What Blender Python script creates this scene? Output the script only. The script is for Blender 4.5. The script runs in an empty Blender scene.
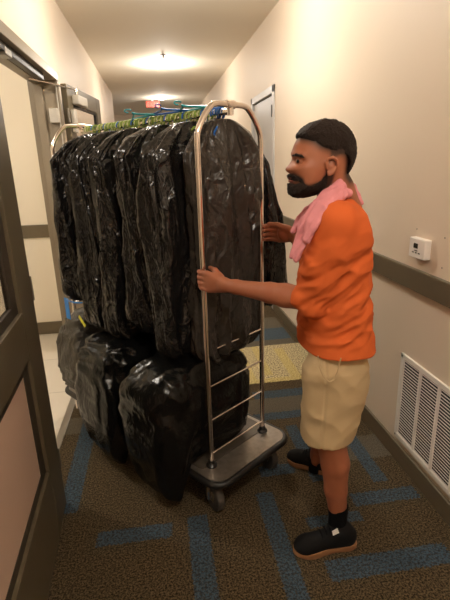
import bpy, bmesh, math, random
import numpy as np
from mathutils import Vector, Matrix, noise
random.seed(7)
PI = math.pi
sc = bpy.context.scene
col = sc.collection

# ------------------------------------------------------------------ camera
F = 448.0; H = 1.53
v1 = np.array([-70, 135, -F]); v1 = v1/np.linalg.norm(v1)
d2 = np.array([45, -1450, -F]); d2 = d2/np.linalg.norm(d2)
cz = -d2; cy = v1-cz*(v1@cz); cy /= np.linalg.norm(cy); cx = np.cross(cy, cz)
R = np.stack([cx, cy, cz]); C0 = np.array([0, 0, H])
def at(x, y, ax, val):
    """a measured point of the photograph placed on the plane axis=val, in metres"""
    r = R@np.array([x-225, 300-y, -F]); return C0+r*((val-C0[ax])/r[ax])
cam_d = bpy.data.cameras.new('camera'); cam = bpy.data.objects.new('camera', cam_d); col.objects.link(cam)
cam_d.sensor_fit = 'HORIZONTAL'; cam_d.sensor_width = 36; cam_d.lens = F/450*36; cam_d.clip_start = .02
M = Matrix([list(map(float, R[i])) for i in range(3)]).to_4x4(); M.translation = (0, 0, H)
cam.matrix_world = M
sc.camera = cam

# ------------------------------------------------------------------ objects
def props(o, label=None, cat=None, group=None, kind=None):
    if label: o['label'] = label
    if cat: o['category'] = cat
    if group: o['group'] = group
    if kind: o['kind'] = kind
    return o
def empty(name, loc, label=None, cat=None, group=None, kind=None):
    o = bpy.data.objects.new(name, None); col.objects.link(o); o.location = loc; o.empty_display_size = .05
    return props(o, label, cat, group, kind)
def wloc(o):
    v = Vector((0, 0, 0))
    while o: v = v+o.location; o = o.parent
    return v
def mesh_obj(name, verts, faces, mat, parent=None, smooth=False, loc=None, **kw):
    """verts in world coordinates; loc is where the object's origin goes"""
    base = wloc(parent) if parent else Vector((0, 0, 0))
    if loc is None: loc = base
    loc = Vector(loc)
    me = bpy.data.meshes.new(name)
    V = np.asarray(verts, dtype=np.float64)-np.array(loc)
    me.from_pydata([tuple(v) for v in V], [], [tuple(int(i) for i in f) for f in faces]); me.update()
    if mat: me.materials.append(mat)
    if smooth: me.polygons.foreach_set('use_smooth', [True]*len(me.polygons))
    o = bpy.data.objects.new(name, me); col.objects.link(o)
    if parent: o.parent = parent; o.location = loc-base
    else: o.location = loc
    return props(o, **kw)
class MB:
    def __init__(s): s.v = []; s.f = []
    def add(s, V, Fc):
        n = len(s.v); s.v += [tuple(v) for v in V]; s.f += [tuple(i+n for i in f) for f in Fc]; return s
    def box(s, a, b, bev=0.0, M=None):
        bm = bmesh.new(); bmesh.ops.create_cube(bm, size=1)
        c = [(a[i]+b[i])/2 for i in range(3)]; d = [abs(b[i]-a[i]) for i in range(3)]
        for v in bm.verts: v.co = Vector((v.co.x*d[0], v.co.y*d[1], v.co.z*d[2]))
        if bev: bmesh.ops.bevel(bm, geom=bm.edges[:], offset=min(bev, min(d)*.45), segments=2, affect='EDGES', profile=.5)
        for v in bm.verts:
            v.co += Vector(c)
            if M: v.co = M@v.co
        bm.verts.index_update()
        s.add([v.co[:] for v in bm.verts], [[v.index for v in f.verts] for f in bm.faces]); bm.free(); return s
    def tube(s, pts, r, n=12, closed=False, caps=True):
        P = [Vector(p) for p in pts]; rs = r if isinstance(r, (list, tuple)) else [r]*len(P)
        V = []; up = None
        for i, p in enumerate(P):
            a = P[i-1] if (i > 0 or closed) else p; b = P[(i+1) % len(P)] if (i < len(P)-1 or closed) else p
            t = (b-a).normalized()
            if up is None: up = Vector((0, 0, 1)) if abs(t.z) < .9 else Vector((1, 0, 0))
            x = (up-t*up.dot(t)).normalized(); y = t.cross(x); up = x
            for k in range(n):
                an = 2*PI*k/n; V.append(p+(x*math.cos(an)+y*math.sin(an))*rs[i])
        Fc = []
        m = len(P)
        for i in range(m if closed else m-1):
            j = (i+1) % m
            for k in range(n): Fc.append((i*n+k, i*n+(k+1) % n, j*n+(k+1) % n, j*n+k))
        if caps and not closed:
            Fc.append(tuple(reversed(range(n)))); Fc.append(tuple((m-1)*n+k for k in range(n)))
        return s.add([v[:] for v in V], Fc)
    def lathe(s, prof, c, axis=(0, 0, 1), n=32):
        ax = Vector(axis).normalized(); q = Vector((0, 0, 1)).rotation_difference(ax)
        V = []; Fc = []
        for (r, h) in prof:
            for k in range(n):
                a = 2*PI*k/n; V.append(Vector(c)+q@Vector((r*math.cos(a), r*math.sin(a), h)))
        for i in range(len(prof)-1):
            for k in range(n): Fc.append((i*n+k, i*n+(k+1) % n, (i+1)*n+(k+1) % n, (i+1)*n+k))
        Fc.append(tuple(reversed(range(n)))); Fc.append(tuple((len(prof)-1)*n+k for k in range(n)))
        return s.add([v[:] for v in V], Fc)
    def prism(s, pts, z0, z1):
        n = len(pts); V = [(p[0], p[1], z0) for p in pts]+[(p[0], p[1], z1) for p in pts]
        Fc = [tuple(reversed(range(n))), tuple(range(n, 2*n))]+[(i, (i+1) % n, n+(i+1) % n, n+i) for i in range(n)]
        return s.add(V, Fc)
    def build(s, name, mat, parent=None, smooth=False, loc=None, **kw):
        o = mesh_obj(name, s.v, s.f, mat, parent, False, loc, **kw)
        if smooth:
            me = o.data; bm = bmesh.new(); bm.from_mesh(me)
            bmesh.ops.recalc_face_normals(bm, faces=bm.faces)
            for f in bm.faces: f.smooth = True
            for e in bm.edges:
                if len(e.link_faces) == 2 and e.calc_face_angle(0) > math.radians(40): e.smooth = False
            bm.to_mesh(me); bm.free()
        else:
            me = o.data; bm = bmesh.new(); bm.from_mesh(me)
            bmesh.ops.recalc_face_normals(bm, faces=bm.faces); bm.to_mesh(me); bm.free()
        return o

# ------------------------------------------------------------------ materials
def srgb(*c):
    return tuple(((x/255)/12.92 if x/255 <= .04045 else ((x/255+.055)/1.055)**2.4) for x in c)+(1,)
def mat(name, colr, rough=.6, metal=0, spec=.5, bump=None, vary=None, coat=0, trans=0, emit=None, sheen=0, ior=None):
    m = bpy.data.materials.new(name); m.use_nodes = True; nt = m.node_tree; b = nt.nodes['Principled BSDF']
    b.inputs['Base Color'].default_value = colr if len(colr) == 4 else tuple(colr)+(1,)
    b.inputs['Roughness'].default_value = rough; b.inputs['Metallic'].default_value = metal
    b.inputs['Specular IOR Level'].default_value = spec
    b.inputs['Coat Weight'].default_value = coat; b.inputs['Transmission Weight'].default_value = trans
    b.inputs['Sheen Weight'].default_value = sheen
    if ior: b.inputs['IOR'].default_value = ior
    if emit: b.inputs['Emission Color'].default_value = emit[0]; b.inputs['Emission Strength'].default_value = emit[1]
    tc = nt.nodes.new('ShaderNodeTexCoord')
    if vary:                                  # (scale, amount)
        n = nt.nodes.new('ShaderNodeTexNoise'); n.inputs['Scale'].default_value = vary[0]; n.inputs['Detail'].default_value = 6
        nt.links.new(tc.outputs['Object'], n.inputs['Vector'])
        mx = nt.nodes.new('ShaderNodeMix'); mx.data_type = 'RGBA'
        c = b.inputs['Base Color'].default_value[:]
        mx.inputs[6].default_value = tuple(x*(1-vary[1]) for x in c[:3])+(1,)
        mx.inputs[7].default_value = tuple(min(1, x*(1+vary[1])) for x in c[:3])+(1,)
        nt.links.new(n.outputs['Fac'], mx.inputs[0]); nt.links.new(mx.outputs[2], b.inputs['Base Color'])
    if bump:                                  # (scale, strength, distance)
        n = nt.nodes.new('ShaderNodeTexNoise'); n.inputs['Scale'].default_value = bump[0]; n.inputs['Detail'].default_value = 5
        nt.links.new(tc.outputs['Object'], n.inputs['Vector'])
        bp = nt.nodes.new('ShaderNodeBump'); bp.inputs['Strength'].default_value = bump[1]; bp.inputs['Distance'].default_value = bump[2]
        nt.links.new(n.outputs['Fac'], bp.inputs['Height']); nt.links.new(bp.outputs['Normal'], b.inputs['Normal'])
    return m
WALL = mat('wall_paint', srgb(224, 209, 190), .55, bump=(90, .12, .002), vary=(2, .02))
CEIL = mat('ceiling_paint', srgb(238, 230, 214), .8, bump=(60, .1, .002))
ROOMW = mat('room_paint', srgb(228, 220, 204), .6, bump=(60, .08, .002))
TRIM = mat('brown_trim', srgb(98, 88, 70), .38, bump=(120, .08, .001), vary=(20, .06))
FRAME = mat('taupe_frame_paint', srgb(132, 120, 102), .38, bump=(80, .06, .001))
LEAF = mat('bronze_door_paint', srgb(92, 82, 64), .4, bump=(90, .15, .001), vary=(6, .08))
BEAD = mat('dark_bronze_bead', srgb(60, 52, 42), .4)
PANEL = mat('pinkish_door_panel', srgb(205, 176, 158), .45)
GDOOR = mat('grey_door_paint', srgb(196, 196, 196), .35)
GREYM = mat('grey_metal', srgb(150, 145, 138), .35, metal=.8)
SILVER = mat('silver_closer_paint', srgb(190, 184, 174), .35, metal=.2)
WHITE = mat('white_enamel', srgb(236, 232, 226), .35)
DARK = mat('dark_plastic', srgb(22, 20, 19), .4)
SCREEN = mat('display_glass', srgb(45, 45, 42), .15)
CHROME = mat('chrome', (.86, .79, .74), .1, metal=1)
DECKM = mat('deck_plate', (.30, .265, .23), .33, metal=.75, bump=(160, .35, .002), vary=(35, .35))
RUBBER = mat('rubber', srgb(24, 23, 22), .45)
WHEELM = mat('wheel_tread', srgb(70, 66, 62), .45)
TILEM = mat('tile', srgb(205, 198, 186), .3)
ORANGE = mat('orange_cotton', srgb(203, 96, 46), .85, bump=(260, .25, .001), vary=(5, .05), spec=.2)
KHAKI = mat('khaki_twill', srgb(188, 165, 128), .85, bump=(300, .25, .001), vary=(8, .05), spec=.2)
PINK = mat('pink_terry', srgb(214, 140, 146), .95, bump=(220, .6, .003), vary=(12, .08), spec=.1)
SOCK = mat('black_knit', srgb(16, 16, 18), .9, bump=(300, .4, .001), spec=.1)
SHOE = mat('black_suede', srgb(20, 19, 20), .85, bump=(240, .3, .001), spec=.2)
GUM = mat('gum_sole', srgb(150, 108, 74), .6)
HAIR = mat('dark_hair', srgb(38, 26, 20), .7, bump=(330, 1.0, .008), vary=(180, .5), spec=.3)
EYEW = mat('eye_white', srgb(205, 190, 175), .25)
IRIS = mat('dark_iris', srgb(30, 18, 12), .1)
LIP = mat('lip_skin', srgb(150, 78, 66), .5)
GREEN = mat('green_plastic', srgb(132, 158, 58), .5)
PALEG = mat('pale_green_plastic', srgb(196, 204, 140), .5)
BLUE = mat('blue_plastic', srgb(30, 100, 185), .35)
TEAL = mat('teal_plastic', srgb(40, 165, 180), .35)
BLUET = mat('blue_tape', srgb(20, 120, 205), .45)
YELLT = mat('yellow_tape', srgb(205, 200, 50), .5)
GLASS = mat('pane_glass', (.93, .9, .86), .02, trans=1, ior=1.45)
LAMP = mat('lamp_diffuser', (1, .95, .85), .5, emit=((1, .92, .80, 1), 14))
EXITM = mat('exit_red', srgb(230, 60, 50), .5, emit=((1, .12, .08, 1), 2.2))

def tile_material():
    m = TILEM; nt = m.node_tree; b = nt.nodes['Principled BSDF']
    tc = nt.nodes.new('ShaderNodeTexCoord'); br = nt.nodes.new('ShaderNodeTexBrick')
    br.inputs['Scale'].default_value = 1; br.inputs['Brick Width'].default_value = .6; br.inputs['Row Height'].default_value = .6
    br.inputs['Mortar Size'].default_value = .003; br.offset = 0
    br.inputs['Color1'].default_value = srgb(207, 199, 186); br.inputs['Color2'].default_value = srgb(200, 193, 181); br.inputs['Mortar'].default_value = srgb(150, 143, 133)
    nt.links.new(tc.outputs['Object'], br.inputs['Vector']); nt.links.new(br.outputs['Color'], b.inputs['Base Color'])
tile_material()

def carpet_material():
    m = bpy.data.materials.new('patterned_carpet'); m.use_nodes = True; nt = m.node_tree; b = nt.nodes['Principled BSDF']
    N = nt.nodes.new; L = nt.links.new
    b.inputs['Roughness'].default_value = .95; b.inputs['Specular IOR Level'].default_value = .1
    tc = N('ShaderNodeTexCoord')
    nz = N('ShaderNodeTexNoise'); nz.inputs['Scale'].default_value = 120; nz.inputs['Detail'].default_value = 3; L(tc.outputs['Object'], nz.inputs['Vector'])
    sb = N('ShaderNodeVectorMath'); sb.operation = 'SUBTRACT'; sb.inputs[1].default_value = (.5, .5, .5); L(nz.outputs['Color'], sb.inputs[0])
    ml = N('ShaderNodeVectorMath'); ml.operation = 'SCALE'; ml.inputs['Scale'].default_value = .035; L(sb.outputs[0], ml.inputs[0])
    ad = N('ShaderNodeVectorMath'); L(tc.outputs['Object'], ad.inputs[0]); L(ml.outputs[0], ad.inputs[1])
    sx = N('ShaderNodeSeparateXYZ'); L(ad.outputs[0], sx.inputs[0])
    def mth(op, a, b_=None):
        n = N('ShaderNodeMath'); n.operation = op
        for i, v in enumerate((a, b_)):
            if v is None: continue
            if isinstance(v, (int, float)): n.inputs[i].default_value = v
            else: L(v, n.inputs[i])
        return n.outputs[0]
    def rect(x0, x1, y0, y1):
        ax = mth('LESS_THAN', mth('ABSOLUTE', mth('SUBTRACT', sx.outputs[0], (x0+x1)/2)), (x1-x0)/2)
        ay = mth('LESS_THAN', mth('ABSOLUTE', mth('SUBTRACT', sx.outputs[1], (y0+y1)/2)), (y1-y0)/2)
        return mth('MULTIPLY', ax, ay)
    def union(rs):
        o = None
        for r in rs: q = rect(*r); o = q if o is None else mth('MAXIMUM', o, q)
        return o
    blue = union([(-.56, -.47, 1.78, 2.75), (.03, .12, .5, 1.66), (-.36, -.04, 1.56, 1.64), (.55, 1.06, 1.235, 1.33),
                  (.955, 1.03, 1.72, 2.3), (.80, 1.12, 1.585, 1.665), (.365, .445, .9, 1.75), (.42, .60, 1.86, 1.94), (.55, .95, 2.62, 2.72),
                  (.50, .92, 2.36, 2.44), (.66, .73, 1.78, 2.28), (.55, .8, 1.50, 1.56),
                  (-.62, -.3, 1.2, 1.27), (-.05, .3, 3.9, 4.0), (.45, 1.1, 3.62, 3.9), (.2, .28, 4.1, 5), (-.4, -.32, 3.2, 4.3), (.6, .68, 4.6, 5.8), (-.3, .5, 5.4, 5.5)])
    yel = union([(.42, 1.16, 2.84, 3.50), (-.2, .5, 6.2, 6.9)])
    yst = union([(.88, .96, 2.84, 3.42), (.42, .96, 2.84, 2.90), (.55, .62, 2.84, 3.5), (.70, .76, 2.95, 3.5)])
    grey = union([(-.66, 1.156, 2.44, 2.62), (.4, 1.1, 3.5, 4.2), (.1, .9, .7, 1.0), (-.3, .35, 1.0, 1.2), (.8, 1.156, 1.9, 2.1)])
    def col_noise(sc_, ca, cb, th0=.42, th1=.58):
        n = N('ShaderNodeTexNoise'); n.inputs['Scale'].default_value = sc_; n.inputs['Detail'].default_value = 4; n.inputs['Roughness'].default_value = .7
        L(tc.outputs['Object'], n.inputs['Vector'])
        cr = N('ShaderNodeValToRGB'); cr.color_ramp.elements[0].position = th0; cr.color_ramp.elements[1].position = th1
        cr.color_ramp.elements[0].color = ca; cr.color_ramp.elements[1].color = cb; L(n.outputs['Fac'], cr.inputs[0]); return cr.outputs[0]
    def mixc(f, a, b_):
        x = N('ShaderNodeMix'); x.data_type = 'RGBA'
        L(f, x.inputs[0]) if not isinstance(f, float) else setattr(x.inputs[0], 'default_value', f)
        L(a, x.inputs[6]); L(b_, x.inputs[7]); return x.outputs[2]
    base = col_noise(130, srgb(38, 32, 24), srgb(98, 84, 62))
    g = col_noise(150, srgb(72, 70, 64), srgb(118, 112, 100))
    bl = col_noise(100, srgb(36, 46, 54), srgb(66, 94, 116))
    ye = col_noise(90, srgb(96, 84, 64), srgb(214, 200, 158))
    ys = col_noise(110, srgb(150, 134, 76), srgb(214, 194, 118))
    c = mixc(mth('MULTIPLY', grey, .6), base, g); c = mixc(yel, c, ye); c = mixc(mth('MULTIPLY', yst, .55), c, ys); c = mixc(mth('MULTIPLY', blue, .72), c, bl)
    L(c, b.inputs['Base Color'])
    n2 = N('ShaderNodeTexNoise'); n2.inputs['Scale'].default_value = 260; L(tc.outputs['Object'], n2.inputs['Vector'])
    bp = N('ShaderNodeBump'); bp.inputs['Strength'].default_value = .7; bp.inputs['Distance'].default_value = .004
    L(n2.outputs['Fac'], bp.inputs['Height']); L(bp.outputs['Normal'], b.inputs['Normal'])
    return m
CARPET = carpet_material()

def plastic_bag(name, base, rough=.16, scale=(7, 7, 1.8), dist=.016, spec=.5, crease=1.6):
    m = bpy.data.materials.new(name); m.use_nodes = True; nt = m.node_tree; b = nt.nodes['Principled BSDF']; N = nt.nodes.new; L = nt.links.new
    b.inputs['Base Color'].default_value = base; b.inputs['Roughness'].default_value = rough; b.inputs['Specular IOR Level'].default_value = spec
    tc = N('ShaderNodeTexCoord'); mp = N('ShaderNodeMapping'); mp.inputs['Scale'].default_value = scale; L(tc.outputs['Object'], mp.inputs[0])
    n = N('ShaderNodeTexNoise'); n.noise_type = 'RIDGED_MULTIFRACTAL'; n.inputs['Scale'].default_value = 1; n.inputs['Detail'].default_value = 4
    n.inputs['Distortion'].default_value = 1.2
    L(mp.outputs[0], n.inputs['Vector'])
    n2 = N('ShaderNodeTexNoise'); n2.inputs['Scale'].default_value = 16; n2.inputs['Detail'].default_value = 3; n2.inputs['Distortion'].default_value = 1.5; L(tc.outputs['Object'], n2.inputs['Vector'])
    a = N('ShaderNodeMath'); a.operation = 'MULTIPLY_ADD'; a.inputs[1].default_value = .45; L(n2.outputs['Fac'], a.inputs[0]); L(n.outputs['Fac'], a.inputs[2])
    mp3 = N('ShaderNodeMapping'); mp3.inputs['Scale'].default_value = (34, 34, 12); L(tc.outputs['Object'], mp3.inputs[0])
    n3 = N('ShaderNodeTexNoise'); n3.noise_type = 'RIDGED_MULTIFRACTAL'; n3.inputs['Scale'].default_value = 1; n3.inputs['Detail'].default_value = 2; n3.inputs['Distortion'].default_value = 1; L(mp3.outputs[0], n3.inputs['Vector'])
    a3 = N('ShaderNodeMath'); a3.operation = 'MULTIPLY_ADD'; a3.inputs[1].default_value = .09; L(n3.outputs['Fac'], a3.inputs[0]); L(a.outputs[0], a3.inputs[2])
    dn = N('ShaderNodeTexNoise'); dn.inputs['Scale'].default_value = 5; dn.inputs['Detail'].default_value = 2; L(tc.outputs['Object'], dn.inputs['Vector'])
    dm = N('ShaderNodeVectorMath'); dm.operation = 'SCALE'; dm.inputs['Scale'].default_value = .28; L(dn.outputs['Color'], dm.inputs[0])
    da = N('ShaderNodeVectorMath'); L(tc.outputs['Object'], da.inputs[0]); L(dm.outputs[0], da.inputs[1])
    prev = a3.outputs[0]
    for sc3, wt in (((9, 9, 1.9), 1.5), ((26, 26, 9), .38)):
        mv = N('ShaderNodeMapping'); mv.inputs['Scale'].default_value = sc3; mv.inputs['Rotation'].default_value = (.25, .2, 0); L(da.outputs[0], mv.inputs[0])
        vo = N('ShaderNodeTexVoronoi'); vo.feature = 'DISTANCE_TO_EDGE'; vo.inputs['Scale'].default_value = 1; L(mv.outputs[0], vo.inputs['Vector'])
        mn = N('ShaderNodeMath'); mn.operation = 'MINIMUM'; mn.inputs[1].default_value = .16; L(vo.outputs['Distance'], mn.inputs[0])
        ma = N('ShaderNodeMath'); ma.operation = 'MULTIPLY_ADD'; ma.inputs[1].default_value = -wt*crease; L(mn.outputs[0], ma.inputs[0]); L(prev, ma.inputs[2]); prev = ma.outputs[0]
    a3 = ma
    bp = N('ShaderNodeBump'); bp.inputs['Strength'].default_value = .9; bp.inputs['Distance'].default_value = dist
    L(a3.outputs[0], bp.inputs['Height']); L(bp.outputs['Normal'], b.inputs['Normal'])
    return m
BAG = plastic_bag('black_bag_film', (.012, .0105, .010, 1))
BAGB = plastic_bag('thin_bag_film', (.032, .026, .022, 1), .26, (7, 7, 3))
SACK = plastic_bag('black_sack_film', (.005, .0048, .0045, 1), .2, (3, 3, 9), .007, .3, .6)
SACKG = plastic_bag('dusty_sack_film', (.05, .044, .035, 1), .4, (8, 8, 8))

def skin_material():
    m = mat('skin', srgb(160, 96, 68), .52, bump=(300, .08, .001)); nt = m.node_tree; b = nt.nodes['Principled BSDF']
    b.inputs['Subsurface Weight'].default_value = .08; b.inputs['Subsurface Radius'].default_value = (.01, .004, .002)
    at_ = nt.nodes.new('ShaderNodeAttribute'); at_.attribute_name = 'stubble'
    mx = nt.nodes.new('ShaderNodeMix'); mx.data_type = 'RGBA'; mx.inputs[6].default_value = srgb(158, 96, 68); mx.inputs[7].default_value = srgb(34, 22, 17)
    nt.links.new(at_.outputs['Fac'], mx.inputs[0]); nt.links.new(mx.outputs[2], b.inputs['Base Color'])
    return m
SKIN = skin_material()

# ------------------------------------------------------------------ the setting
XR = 1.156; XL = -.66; XW = -.72; ZC = 2.84; YE = 13.6; YB = -2.5
def struct(name, mb, m, parent=None, smooth=False): return mb.build(name, m, parent, smooth, **({} if parent else dict(kind='structure')))
struct('floor', MB().box((XL, YB, -.06), (XR+.1, YE, 0)), CARPET)
struct('floor_tile', MB().box((-3.2, .6, -.06), (XL, 4.24, -.001)), TILEM)
bpy.data.objects['floor_tile'].name = 'floor.001'
struct('ceiling', MB().box((XL-1.6, YB, ZC), (XR+.1, YE, ZC+.1)), CEIL)
# right wall with the recess of the grey door
DY0, DY1, DZ = 4.50, 5.44, 2.15
w = MB(); w.box((XR, YB, 0), (XR+.12, DY0, ZC)); w.box((XR, DY1, 0), (XR+.12, YE, ZC)); w.box((XR, DY0, DZ), (XR+.12, DY1, ZC))
struct('wall_right', w, WALL)
# left wall with the double doorway
OY0, OY1, OZ = 1.86, 3.72, 2.13
w = MB(); w.box((XW-.12, YB, 0), (XW, OY0-.03, ZC)); w.box((XW-.12, OY1+.03, 0), (XW, 9.6, ZC)); w.box((XW-.12, OY0-.03, OZ+.03), (XW, OY1+.03, ZC)); 
struct('wall_left', w, WALL)
w = MB().box((XL-1.6, 9.6, 0), (XL-1.5, YE, ZC)); w.box((XL-1.6, 9.48, 0), (XW-.12, 9.6, ZC)); struct('wall_alcove', w, WALL)
struct('wall_back', MB().box((XL-1.6, YE, 0), (XR+.1, YE+.1, ZC)), WALL)
struct('wall_front', MB().box((XW-.12, YB-.1, 0), (XR+.1, YB, ZC)), WALL)
# the room behind the double doorway
RY = 4.24
struct('wall_room_far', MB().box((-3.2, RY, 0), (XW-.12, RY+.1, 2.7)), ROOMW)
struct('wall_room_side', MB().box((-3.3, .5, 0), (-3.2, RY+.1, 2.7)), ROOMW)
struct('wall_room_near', MB().box((-3.2, .5, 0), (XW-.12, .6, 2.7)), ROOMW)
w = MB().box((XW-.135, .6, 0), (XW-.12, OY0-.06, 2.7)); w.box((XW-.135, OY1+.06, 0), (XW-.12, RY, 2.7)); struct('wall_room_door', w, ROOMW)
struct('ceiling_room', MB().box((-3.3, .5, 2.7), (XW-.12, RY+.1, 2.8)), CEIL)
struct('trim_4', MB().box((-3.19, RY-.018, .925), (XW-.14, RY, 1.04), .003), TRIM)
struct('baseboard_room', MB().box((-3.19, RY-.015, 0), (XW-.14, RY, .12), .003), TRIM)
# chair rails and baseboards
struct('trim_1', MB().box((XR-.022, YB, .935), (XR, DY0-.06, 1.035), .004), TRIM)
struct('trim_2', MB().box((XR-.022, DY1+.06, .935), (XR, YE, 1.035), .004), TRIM)
struct('trim_3', MB().box((XW, 4.86, .935), (XW+.022, 9.55, 1.035), .004), TRIM)
struct('baseboard_right', MB().box((XR-.016, YB, 0), (XR, DY0-.06, .1), .004), TRIM)
struct('baseboard_right_far', MB().box((XR-.016, DY1+.06, 0), (XR, YE, .1), .004), TRIM)
struct('baseboard_left', MB().box((XW, OY1+.12, 0), (XW+.016, 9.55, .1), .004), TRIM)
struct('baseboard_left_near', MB().box((XW, YB, 0), (XW+.016, OY0-.12, .1), .004), TRIM)
struct('baseboard_back', MB().box((XL-1.5, YE-.016, 0), (XR-.02, YE, .1), .004), TRIM)
# door frame of the double doorway: casing with returns into the wall
f = MB()
f.box((XW-.15, OY0-.06, OZ), (XL, OY1+.05, OZ+.062), .004)
f.box((XW-.15, OY1, 0), (XL, OY1+.05, OZ), .004); f.box((XW-.15, OY0-.06, 0), (XL-.02, OY0-.005, OZ), .004)
f.box((XW-.11, OY0, OZ-.022), (XW-.05, OY1, OZ), .003); f.box((XW-.11, OY1-.016, 0), (XW-.05, OY1, OZ-.022), .003)
struct('trim_5', f, FRAME)
struct('trim_6', MB().box((XL-.03, OY0, 0), (XL+.012, OY1, .006), .002), GREYM)

def leaf(y0, z_top, width, ang, base, name='door_1', bottom=.009, st=.125, bd=.018):
    """a door leaf with two panes; hinge at base=(x,y), running at angle ang from +Y"""
    e_ = empty(name, (base[0], base[1], 0), kind='structure')
    D = Vector((math.sin(ang), math.cos(ang), 0)); Nn = Vector((math.cos(ang), -math.sin(ang), 0))
    if y0 < 0: D = Vector((math.sin(ang), -math.cos(ang), 0)); Nn = Vector((math.cos(ang), math.sin(ang), 0))
    def mm(a, b, bev=.004, mb=None):
        mb = mb or MB()
        T = Matrix(((D.x, Nn.x, 0, base[0]), (D.y, Nn.y, 0, base[1]), (0, 0, 1, 0), (0, 0, 0, 1)))
        return mb.box(a, b, bev, T)
    t = .044
    m = MB()
    mm((0, 0, bottom), (st, t, z_top), .004, m); mm((width-st, 0, bottom), (width, t, z_top), .004, m)
    mm((st, 0, bottom), (width-st, t, .33), .003, m); mm((st, 0, .84), (width-st, t, 1.02), .003, m); mm((st, 0, z_top-.13), (width-st, t, z_top), .003, m)
    m.build('stile_and_rail_frame', LEAF, e_)
    b = MB()
    for (z0, z1) in ((.33, .84), (1.02, z_top-.13)):
        for a, c in (((st, z0), (st+bd, z1)), ((width-st-bd, z0), (width-st, z1)), ((st, z0), (width-st, z0+.018+.4*(bd-.018))), ((st, z1-.018-.4*(bd-.018)), (width-st, z1))):
            mm((a[0], .006, a[1]), (c[0], t-.006-.1*bd, c[1]), .003, b)
    b.build('glazing_bead', DARK if bd < .03 else BEAD, e_)
    mm((st+.012, t/2-.003, 1.036), (width-st-.012, t/2+.003, z_top-.146), 0).build('pane', GLASS, e_)
    mm((st+.012, t/2-.006, .346), (width-st-.012, t/2+.006, .824), .001).build('lower_panel', PANEL, e_)
    for z in (.25, 1.06, 1.9): MB().tube([tuple(Vector((base[0], base[1], z+k))-D*.006+Nn*t*.9) for k in (-.05, .05)], .008, 10).build('hinge', GREYM, e_, smooth=True)
    return e_, D, Nn, mm
# near leaf swung open against the wall, free edge towards the camera
leafA, *_ = leaf(-1, 2.12, 1.12, math.radians(3), (-.575, 1.85), 'door_1', st=.20, bd=.075)
leafB, DB, NB, mmB = leaf(1, 2.12, .93, math.radians(8.5), (-.655, 3.79), 'door_2')
cl = mmB((.09, .046, 1.985), (.33, .10, 2.055), .008).build('door_closer', SILVER, leafB)
ar = MB().tube([tuple(Vector((-.655, 3.79, 2.09))+DB*.13+NB*.075), (-.70, 3.63, 2.10)], .006, 8)
ar.tube([tuple(Vector((-.655, 3.79, 2.055))+DB*.13+NB*.075), tuple(Vector((-.655, 3.79, 2.10))+DB*.13+NB*.075)], .012, 10)
ar.tube([(-.70, 3.63, 2.10), (-.80, 3.48, 2.105)], .006, 8)
ar.build('closer_arm', CHROME, leafB, smooth=True)
mmB((.02, .046, 1.78), (.09, .075, 1.94), .005).build('hinge_cover', SILVER, leafB)
# closer arm track on the header (belongs to the frame)
trk = empty('door_closer_track', (XL-.05, 3.0, OZ-.03), 'dark steel closer track fixed under the header of the taupe double doorway', 'door hardware')
MB().box((XL-.075, 2.0, OZ-.045), (XL-.035, 3.45, OZ), .004).build('track', DARK, trk)
MB().box((XL-.08, 2.62, OZ-.06), (XL-.03, 2.72, OZ-.02), .006).build('slide_shoe', GREYM, trk)

bx = empty('sensor_box', (-.80, OY1-.02, 1.86), 'pale grey contact box on far jamb of the open doorway', 'sensor box')
MB().box((-.74, OY1-.034, 1.84), (-.675, OY1, 1.94), .005).build('housing', SILVER, bx)
MB().tube([(-.672, OY1-.008, 2.1), (-.672, OY1-.008, 1.5)], .004, 8).build('gap_light_strip', SILVER, bx)  # light in the gap between leaf and frame, modelled as a pale rod

# grey door on the right
dg = empty('door_3', (XR, (DY0+DY1)/2, 0), kind='structure')
f = MB(); f.box((XR-.014, DY0-.05, 0), (XR+.1, DY0+.012, DZ+.055), .004); f.box((XR-.014, DY1-.012, 0), (XR+.1, DY1+.05, DZ+.055), .004); f.box((XR-.014, DY0-.05, DZ-.012), (XR+.1, DY1+.05, DZ+.055), .004)
f.build('door_frame', GDOOR, dg)
MB().box((XR+.012, DY0+.014, .008), (XR+.055, DY1-.014, DZ-.022), .003).build('door_panel', GDOOR, dg)
hd = MB().box((XR-.0, DY0+.045, .95), (XR+.013, DY0+.10, 1.13), .004); hd.tube([(XR+.01, DY0+.07, 1.05), (XR-.05, DY0+.07, 1.05), (XR-.055, DY0+.19, 1.05)], .009, 10)
hd.build('door_handle', GREYM, dg, smooth=True)
for z in (.3, 1.1, 1.98): MB().box((XR-.02, DY0-.002, z-.055), (XR-.004, DY0+.026, z+.055), .003).build('hinge', DARK, dg)
cr = empty('card_reader', (XR, 4.37, 1.03), 'small black card reader on wall beside the grey door', 'card reader')
MB().box((XR-.024, 4.335, .985), (XR, 4.385, 1.115), .008).build('housing', DARK, cr)
MB().box((XR-.0265, 4.345, 1.06), (XR-.0238, 4.375, 1.10), .001).build('reader_window', SCREEN, cr)

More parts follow.
